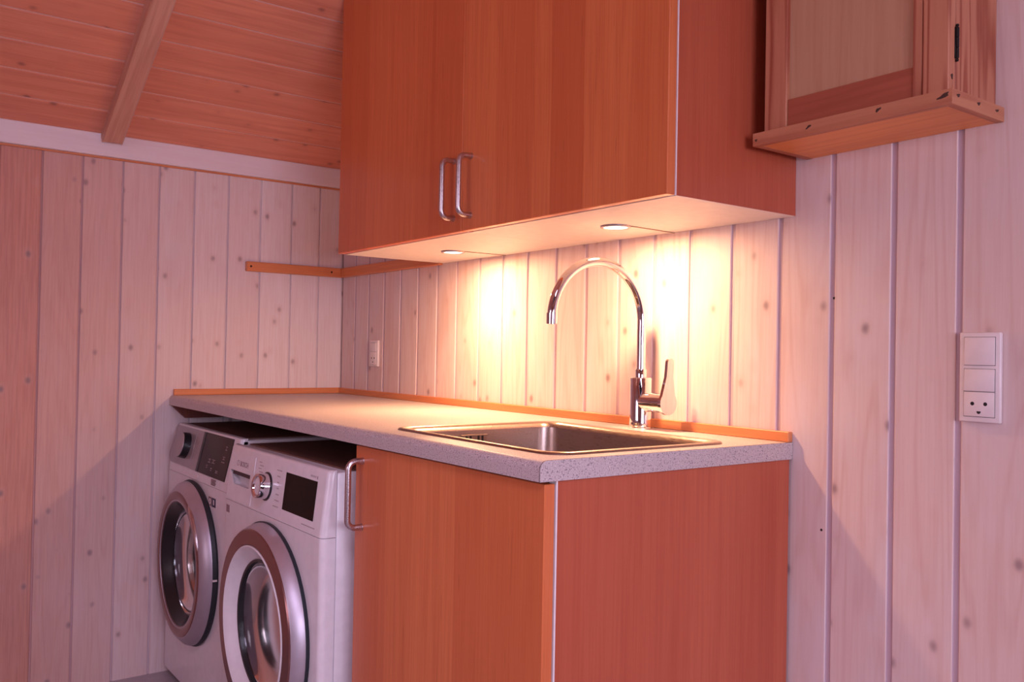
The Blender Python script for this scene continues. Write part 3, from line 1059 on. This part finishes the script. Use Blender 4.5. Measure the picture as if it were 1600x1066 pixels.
class Fascia:
    """a leaning control panel: u across (world x), v height (world z), w out of the face"""
    def __init__(s, y0, z0, y1, z1):
        s.y0, s.z0 = y0, z0
        s.a = math.atan2(y1 - y0, z1 - z0)

    def pt(s, x, z, wv=0.0):
        f = (z - s.z0)
        return Vector((x, s.y0 + f * math.tan(s.a) - wv * math.cos(s.a), z + wv * math.sin(s.a)))

    def slab(s, bm, x0, x1, z0, z1, w0, w1, bev=0.0, slant=0.0):
        b2 = bmesh.new()
        vs = [b2.verts.new(s.pt(x + (slant if z == z1 else 0), z, wv)) for x in (x0, x1) for wv in (w0, w1) for z in (z0, z1)]
        for f in ((0, 1, 3, 2), (4, 6, 7, 5), (0, 4, 5, 1), (2, 3, 7, 6), (0, 2, 6, 4), (1, 5, 7, 3)):
            b2.faces.new([vs[i] for i in f])
        if bev:
            bmesh.ops.recalc_face_normals(b2, faces=list(b2.faces))
            bmesh.ops.bevel(b2, geom=list(b2.edges), offset=bev, segments=2, affect='EDGES')
        join(bm, b2)
        return bm

    def normal(s):
        return Vector((0, -math.cos(s.a), math.sin(s.a)))


def front_block(x0, x1, yb, y_bot, y_top, z0, z1, rd_v, rd_t):
    """front shell with rounded upright corners; its face may lean"""
    b2 = bmesh.new()
    P = {}
    for xi, x in enumerate((x0, x1)):
        for zi, z in enumerate((z0, z1)):
            P[xi, 0, zi] = b2.verts.new((x, yb, z))
            P[xi, 1, zi] = b2.verts.new((x, y_top if zi else y_bot, z))
    for f in (((0, 0, 0), (1, 0, 0), (1, 0, 1), (0, 0, 1)), ((0, 1, 0), (0, 1, 1), (1, 1, 1), (1, 1, 0)),
              ((0, 0, 0), (0, 0, 1), (0, 1, 1), (0, 1, 0)), ((1, 0, 0), (1, 1, 0), (1, 1, 1), (1, 0, 1)),
              ((0, 0, 1), (1, 0, 1), (1, 1, 1), (0, 1, 1)), ((0, 0, 0), (0, 1, 0), (1, 1, 0), (1, 0, 0))):
        b2.faces.new([P[i] for i in f])
    bmesh.ops.recalc_face_normals(b2, faces=list(b2.faces))
    ev = []
    et = []
    for e in b2.edges:
        a, b_ = e.verts
        if abs(a.co.z - b_.co.z) > 0.01 and min(a.co.y, b_.co.y) < yb - 0.005:
            ev.append(e)
        elif rd_t and a.co.z > z1 - 1e-5 and b_.co.z > z1 - 1e-5 and abs(a.co.y - y_top) < 1e-5 and abs(b_.co.y - y_top) < 1e-5:
            et.append(e)
    if rd_v:
        bmesh.ops.bevel(b2, geom=ev, offset=rd_v, segments=5, affect='EDGES', profile=0.5)
    if rd_t:
        et = [e for e in b2.edges if abs(e.verts[0].co.z - z1) < 1e-5 and abs(e.verts[1].co.z - z1) < 1e-5
              and max(e.verts[0].co.y, e.verts[1].co.y) < yb - 0.003]
        bmesh.ops.bevel(b2, geom=et, offset=rd_t, segments=4, affect='EDGES', profile=0.5)
    return b2


def drum_and_glass(t, door, cx, cz, yfront, r_open, r_glass, yglass):
    bm = lathe(bmesh.new(), [(r_open + 0.004, 0.0), (r_open + 0.004, -0.05), (r_open + 0.03, -0.07), (r_open + 0.03, -0.36), (0.03, -0.37), (0, -0.37)],
               (cx, yfront, cz), (0, -1, 0), 48)
    obj('drum', bm, 'drum', t, 40, label='steel drum seen through the glass')
    # bowl: thick glass dished inwards
    prof = []
    for q in range(9):
        f = q / 8
        prof.append((r_glass * (1 - 0.42 * f * f), -0.035 * math.sin(R(90 * f))))
    prof.append((0.0, -0.036))
    bm = lathe(bmesh.new(), prof, (cx, yglass, cz), (0, -1, 0), 64)
    obj('glass_bowl', bm, 'bowl', door, 60, label='dark glass bowl of the door')


def washer_bosch():
    x0, x1 = 0.667, 1.264
    cx = 0.984
    t = thing('washing_machine', 'white washing machine with square black display, standing beside the base cabinet', 'washing machine', ((x0 + x1) / 2, -0.32, FLOOR))
    zs, zt = 0.6695, 0.8075
    body = obj('body', box(bmesh.new(), x0, x1, -0.604, -0.06, FLOOR + 0.025, 0.803, 0.004, 2), 'appliance', t, 40)
    for fx in (x0 + 0.06, x1 - 0.06):
        for fy in (-0.56, -0.12):
            obj('foot', lathe(bmesh.new(), [(0, 0), (0.022, 0), (0.022, 0.008), (0.01, 0.010), (0.01, 0.027)], (fx, fy, FLOOR), (0, 0, 1), 16), 'black', t, 40)
    obj('top_slab', box(bmesh.new(), x0 + 0.012, x1 - 0.004, -0.578, -0.066, 0.8032, 0.8065, 0.001), 'top_shade_brown', t, label='brown sheet painted as shade on the machine top')
    front = obj('front_panel', front_block(x0, x1, -0.6048, -0.637, -0.637, FLOOR + 0.03, zs - 0.0012, 0.014, 0), 'appliance', t, 40)
    fas = obj('control_panel', front_block(x0, x1, -0.6048, -0.637, -0.621, zs, zt, 0.014, 0.008), 'appliance', t, 40)
    dz = 0.42
    for o_ in (body, front):
        cut(o_, lathe(bmesh.new(), [(0.0, -0.02), (0.185, -0.02), (0.185, 0.42), (0, 0.42)], (cx, -0.66, dz), (0, 1, 0), 48))
    F = Fascia(-0.637, zs, -0.621, zt)
    lean = F.a
    # detergent drawer with a carved grip
    dr = obj('detergent_drawer', F.slab(bmesh.new(), x0 + 0.0145, 0.852, zs + 0.0035, 0.7905, -0.004, 0.0012, 0.0008), 'appliance', t)
    gx0, gx1, gz0, gz1 = 0.688, 0.830, 0.712, 0.745

    def grip():
        b2 = bmesh.new()
        for_pts = [(gx0, gz1), (gx1, gz1), (gx1, gz0), (gx0 + 0.035, gz0)]
        A = [b2.verts.new(F.pt(x, z, 0.02)) for x, z in for_pts]
        B = [b2.verts.new(F.pt(x, z, -0.018)) for x, z in for_pts]
        for q in range(4):
            b2.faces.new((A[q], A[(q + 1) % 4], B[(q + 1) % 4], B[q]))
        b2.faces.new(A)
        b2.faces.new(B[::-1])
        return b2
    for o_ in (dr, fas):
        cut(o_, grip())
    g = obj('drawer_grip_shade', F.slab(bmesh.new(), gx0 + 0.012, gx1 - 0.001, gz1 - 0.010, gz1 - 0.0005, -0.016, -0.002), 'dark_line', dr, label='dark slab painted as shade in the drawer grip')  # dark slab puts the shade into the carved grip
    text_mesh('BOSCH', 0.0175, 'print', dr, 'logo', F.pt(0.752, 0.7595, 0.0013), lean, bold=True)['label'] = 'grey maker lettering'
    bm = lathe(bmesh.new(), [(0.0072, 0.0), (0.0072, 0.0003), (0.0058, 0.0003), (0.0058, 0.0)], F.pt(0.736, 0.7658, 0.0013), F.normal(), 24, closed=True)
    obj('emblem', bm, 'print', dr, label='round grey emblem')
    # programme knob
    k = lathe(bmesh.new(), [(0.0, -0.002), (0.0335, -0.002), (0.0335, 0.002), (0.0300, 0.003), (0.0300, 0.004)], F.pt(0.940, 0.7335), F.normal(), 40)
    kb = obj('programme_knob', k, 'black', t, 40, label='chrome programme knob on a dark ring')
    bm = lathe(bmesh.new(), [(0.0300, 0.002), (0.0292, 0.020), (0.0285, 0.026), (0.0265, 0.0275), (0.0225, 0.0255), (0.021, 0.022), (0.0, 0.022)],
               F.pt(0.940, 0.7335), F.normal(), 48)
    obj('knob_grip', bm, 'chrome', kb, 40, label='chrome knob grip')
    bm = lathe(bmesh.new(), [(0.0, 0.0228), (0.0165, 0.0228), (0.0205, 0.0222)], F.pt(0.940, 0.7335), F.normal(), 32)
    obj('knob_face', bm, 'appliance', kb, 40, label='pale knob face')
    obj('display', F.slab(bmesh.new(), 1.046, 1.214, 0.6965, 0.779, -0.002, 0.0008, 0.0005), 'display', t, label='square black display')
    bm = bmesh.new()
    for q in range(7):
        z = 0.7775 - q * 0.0135
        xx = 0.990 + 0.010 * math.sin(q / 6 * math.pi)
        F.slab(bm, xx, xx + (0.030, 0.018, 0.012, 0.012, 0.018, 0.026, 0.032)[q], z - 0.0012, z + 0.0012, -0.0002, 0.0002)
    for q in range(4):
        z = 0.7835 - q * 0.0075
        F.slab(bm, 0.875 + 0.006 * (q % 2), 0.893 + 0.012 * (q % 2), z - 0.0010, z + 0.0010, -0.0002, 0.0002)
    F.slab(bm, 1.158, 1.226, 0.6822, 0.6842, -0.0002, 0.0002)
    for q in range(4):
        F.slab(bm, 1.176 + 0.0075 * q, 1.181 + 0.0075 * q, 0.7855, 0.7895, -0.0002, 0.0002)
    pm = obj('programme_marks', bm, 'print_light', t, label='faint grey printed programme marks')
    pm['kind'] = 'stuff'
    text_mesh('8', 0.0095, 'print', t, 'numeral', F.pt(1.2085, 0.7835, 0.0002), lean, bold=True)
    # small dark label left below the panel
    obj('label_sticker', box(bmesh.new(), 0.684, 0.708, -0.6373, -0.6368, 0.636, 0.655), 'print', t, label='small dark label')
    # rear edge moulding and side seam
    # door
    y0 = -0.637
    d = obj('door', ring_on(bmesh.new(), [(0.236, 0.0), (0.2375, 0.006), (0.2375, 0.008), (0.19, 0.008), (0.19, 0.0)], (cx, y0, dz)), 'rubber', t, 40, label='porthole door with black seal edge')
    obj('door_band', ring_on(bmesh.new(), [(0.235, 0.0075), (0.2345, 0.014), (0.226, 0.034), (0.2235, 0.0365), (0.19, 0.0365), (0.19, 0.0075)], (cx, y0, dz)), 'silver_ring', d, 40, label='satin silver door band')
    obj('door_ring', ring_on(bmesh.new(), [(0.2235, 0.0366), (0.221, 0.0395), (0.188, 0.0405), (0.186, 0.037), (0.186, 0.030)], (cx, y0, dz), closed=False), 'bronze', d, 40, label='dark bronze front ring')
    obj('door_funnel', ring_on(bmesh.new(), [(0.1865, 0.0370), (0.1862, 0.0412), (0.1835, 0.0425), (0.1795, 0.0405), (0.170, 0.032), (0.158, 0.021), (0.152, 0.016)], (cx, y0, dz), closed=False), 'appliance', d, 40, label='white funnel ring')
    obj('glass_seal', ring_on(bmesh.new(), [(0.153, 0.0162), (0.1515, 0.0185), (0.146, 0.0175), (0.146, 0.004), (0.153, 0.004)], (cx, y0, dz)), 'black', d, 40, label='black seal round the glass')
    drum_and_glass(t, d, cx, dz, -0.60, 0.150, 0.1475, y0 - 0.014)


def washer_aeg():
    x0, x1 = 0.022, 0.606
    cx, dz = 0.298, 0.425
    t = thing('washing_machine', 'white washing machine with silver panel, standing against the pale side wall', 'washing machine', ((x0 + x1) / 2, -0.30, FLOOR))
    zs, zt = 0.688, 0.812
    body = obj('body', box(bmesh.new(), x0, x1, -0.572, -0.05, FLOOR + 0.025, 0.807, 0.004, 2), 'appliance', t, 40)
    for fx in (x0 + 0.06, x1 - 0.06):
        for fy in (-0.53, -0.12):
            obj('foot', lathe(bmesh.new(), [(0, 0), (0.022, 0), (0.022, 0.008), (0.01, 0.010), (0.01, 0.027)], (fx, fy, FLOOR), (0, 0, 1), 16), 'black', t, 40)
    obj('top_slab', box(bmesh.new(), x0 + 0.004, x1 - 0.030, -0.552, -0.056, 0.8072, 0.8105, 0.001), 'top_shade_brown', t, label='brown sheet painted as shade on the machine top')
    front = obj('front_panel', front_block(x0, x1, -0.5728, -0.604, -0.604, FLOOR + 0.03, 0.6655, 0.012, 0), 'appliance', t, 40)
    mid = obj('fascia_band', front_block(x0, x1, -0.5728, -0.604, -0.602, 0.6665, zs, 0.012, 0), 'appliance', t, 40)
    fas = obj('control_panel', front_block(x0, x1, -0.556, -0.602, -0.574, zs + 0.0002, zt, 0.010, 0.004), 'appliance', t, 40)
    for o_ in (body, front):
        cut(o_, lathe(bmesh.new(), [(0.0, -0.02), (0.185, -0.02), (0.185, 0.42), (0, 0.42)], (cx, -0.63, dz), (0, 1, 0), 48))
    F = Fascia(-0.602, zs, -0.574, zt)
    # silver drawer front with rounded lower corner
    pts = [(x0 + 0.011, zt - 0.006), (0.236, zt - 0.006), (0.236, zs + 0.004), (0.085, zs + 0.004)]
    for q in range(7):
        a = R(270 - 90 * q / 6)
        pts.append((0.060 + 0.049 * math.cos(a), zs + 0.030 + 0.026 * math.sin(a)))
    b2 = bmesh.new()
    A = [b2.verts.new(F.pt(x, z, 0.0024)) for x, z in pts]
    B = [b2.verts.new(F.pt(x, z, -0.003)) for x, z in pts]
    n = len(pts)
    for q in range(n):
        b2.faces.new((A[q], A[(q + 1) % n], B[(q + 1) % n], B[q]))
    b2.faces.new(A)
    b2.faces.new(B[::-1])
    sd = obj('silver_panel', b2, 'appliance_grey', t, label='silver grey left panel')
    obj('marks_panel', F.slab(bmesh.new(), 0.2365, 0.303, zs + 0.003, zt - 0.006, -0.003, 0.0018, 0.0004), 'appliance_grey', t, label='silver strip with printed marks')
    bm = bmesh.new()
    for q in range(9):
        z = zt - 0.016 - q * 0.0122
        F.slab(bm, 0.244 + 0.004 * abs(q - 4) * 0.5, 0.276 + 0.004 * (q % 3), z - 0.0012, z + 0.0012, 0.0016, 0.0021)
    obj('printed_marks', bm, 'print_light', t, label='faint printed programme marks')['kind'] = 'stuff'
    obj('display', F.slab(bmesh.new(), 0.3035, 0.558, zs + 0.003, zt - 0.006, -0.003, 0.0020, 0.0006), 'display_brown', t, label='wide smoked display')
    obj('display_bar', F.slab(bmesh.new(), 0.3037, 0.322, zs + 0.0034, zt - 0.0064, 0.0, 0.0032, 0.0006), 'black', t, label='black upright bar')
    bm = bmesh.new()
    for x, z, w_, h_ in ((0.392, 0.727, 0.020, 0.010), (0.424, 0.728, 0.026, 0.010), (0.510, 0.772, 0.014, 0.010), (0.505, 0.746, 0.018, 0.008), (0.5, 0.738, 0.026, 0.002),
                         (0.385, 0.711, 0.012, 0.008), (0.425, 0.707, 0.014, 0.007), (0.470, 0.706, 0.020, 0.006)):
        for e in ((0, w_, 0, 0.0014), (0, w_, h_ - 0.0014, h_), (w_ * 0.4, w_ * 0.5, 0, h_)):
            F.slab(bm, x + e[0], x + e[1], z + e[2], z + e[3], 0.0018, 0.00215)
    obj('display_symbols', bm, 'print_light', t, label='faint symbols on the display')['kind'] = 'stuff'
    # knob: silver face, black flank
    kc = F.pt(0.166, 0.752)
    bm = lathe(bmesh.new(), [(0.0, 0.0), (0.040, 0.0), (0.040, 0.004), (0.0385, 0.022), (0.037, 0.0235)], kc, F.normal(), 40)
    kb = obj('programme_knob', bm, 'black', t, 40, label='round knob with black flank')
    bm = lathe(bmesh.new(), [(0.0373, 0.0230), (0.036, 0.0248), (0.0, 0.0252)], kc, F.normal(), 40)
    obj('knob_face', bm, 'appliance_grey', kb, 40, label='silver knob face')
    bm = lathe(bmesh.new(), [(0.0, 0.0026), (0.0055, 0.0022), (0.0065, 0.0)], (0.330, -0.6037, 0.678), (0, -1, 0), 16)
    obj('button', bm, 'plastic', t, 40)
    bm = bmesh.new()
    for q in range(4):
        box(bm, 0.452, 0.492 - 0.006 * (q % 2), -0.6043, -0.6036, 0.6875 - 0.0045 * q - 0.0035, 0.6875 - 0.0045 * q)
    obj('printed_label', bm, 'print', t, label='small dark printed label')['kind'] = 'stuff'
    # energy sticker
    st_ = obj('sticker', box(bmesh.new(), 0.432, 0.502, -0.6046, -0.6036, 0.609, 0.640, 0.0002), 'plastic', t, label='small square sticker')
    obj('sticker_field', box(bmesh.new(), 0.466, 0.499, -0.6050, -0.6044, 0.612, 0.637), 'sticker_blue', st_, label='dark blue field')
    obj('sticker_field', box(bmesh.new(), 0.436, 0.464, -0.6050, -0.6044, 0.612, 0.637), 'print', st_, label='grey field')
    bm = lathe(bmesh.new(), [(0.004, 0), (0.0085, 0.0), (0.0085, 0.0005), (0.004, 0.0005)], (0.450, -0.6049, 0.6245), (0, -1, 0), 20, closed=True)
    obj('sticker_symbol', bm, 'plastic', st_, label='white round symbol')
    obj('sticker_symbol', box(bmesh.new(), 0.478, 0.486, -0.6054, -0.6049, 0.618, 0.632), 'plastic', st_, label='white bar symbol')
    # door
    y0 = -0.604
    d = obj('door', ring_on(bmesh.new(), [(0.236, 0.0), (0.240, 0.006), (0.236, 0.016), (0.19, 0.016), (0.19, 0.0)], (cx, y0, dz)), 'rubber', t, 40, label='porthole door with black flank')
    obj('door_band', ring_on(bmesh.new(), [(0.236, 0.0155), (0.233, 0.025), (0.214, 0.043), (0.208, 0.045), (0.18, 0.045), (0.18, 0.0155)], (cx, y0, dz)), 'silver_ring', d, 40, label='satin silver door band')
    obj('door_ring', ring_on(bmesh.new(), [(0.208, 0.0452), (0.204, 0.0470), (0.186, 0.0460), (0.178, 0.042), (0.178, 0.03)], (cx, y0, dz), closed=False), 'bronze', d, 40, label='bronze inner ring')
    obj('door_funnel', ring_on(bmesh.new(), [(0.1795, 0.0425), (0.172, 0.036), (0.160, 0.018), (0.154, 0.012)], (cx, y0, dz), closed=False), 'black', d, 40, label='glossy black funnel ring')
    # slanted grip let into the band
    bm = bmesh.new()
    for q in range(9):
        a = R(18 + 40 * q / 8)
        rr = 0.2075 + 0.004 * math.sin(math.pi * q / 8)
        p = Vector((cx + rr * math.cos(a), y0 - 0.0505, dz + rr * math.sin(a)))
        bmesh.ops.create_icosphere(bm, subdivisions=1, radius=0.001, matrix=Matrix.Translation(p))
    bm.free()
    pts = [(cx + 0.206 * math.cos(R(20 + 42 * q / 10)), y0 - 0.0435, dz + 0.206 * math.sin(R(20 + 42 * q / 10))) for q in range(11)]
    bm = tube(bmesh.new(), pts, [0.002, 0.005, 0.007, 0.008, 0.008, 0.008, 0.008, 0.008, 0.007, 0.005, 0.002], 12)
    obj('door_grip', bm, 'steel', d, 50, label='silver curved door grip')
    obj('door_mark', box(bmesh.new(), cx + 0.2360, cx + 0.2405, y0 - 0.016, y0 - 0.005, dz - 0.006, dz - 0.001), 'plastic', d, label='small white mark')
    drum_and_glass(t, d, cx, dz, -0.57, 0.156, 0.155, y0 - 0.012)


washer_bosch()
washer_aeg()
bpy.context.view_layer.update()
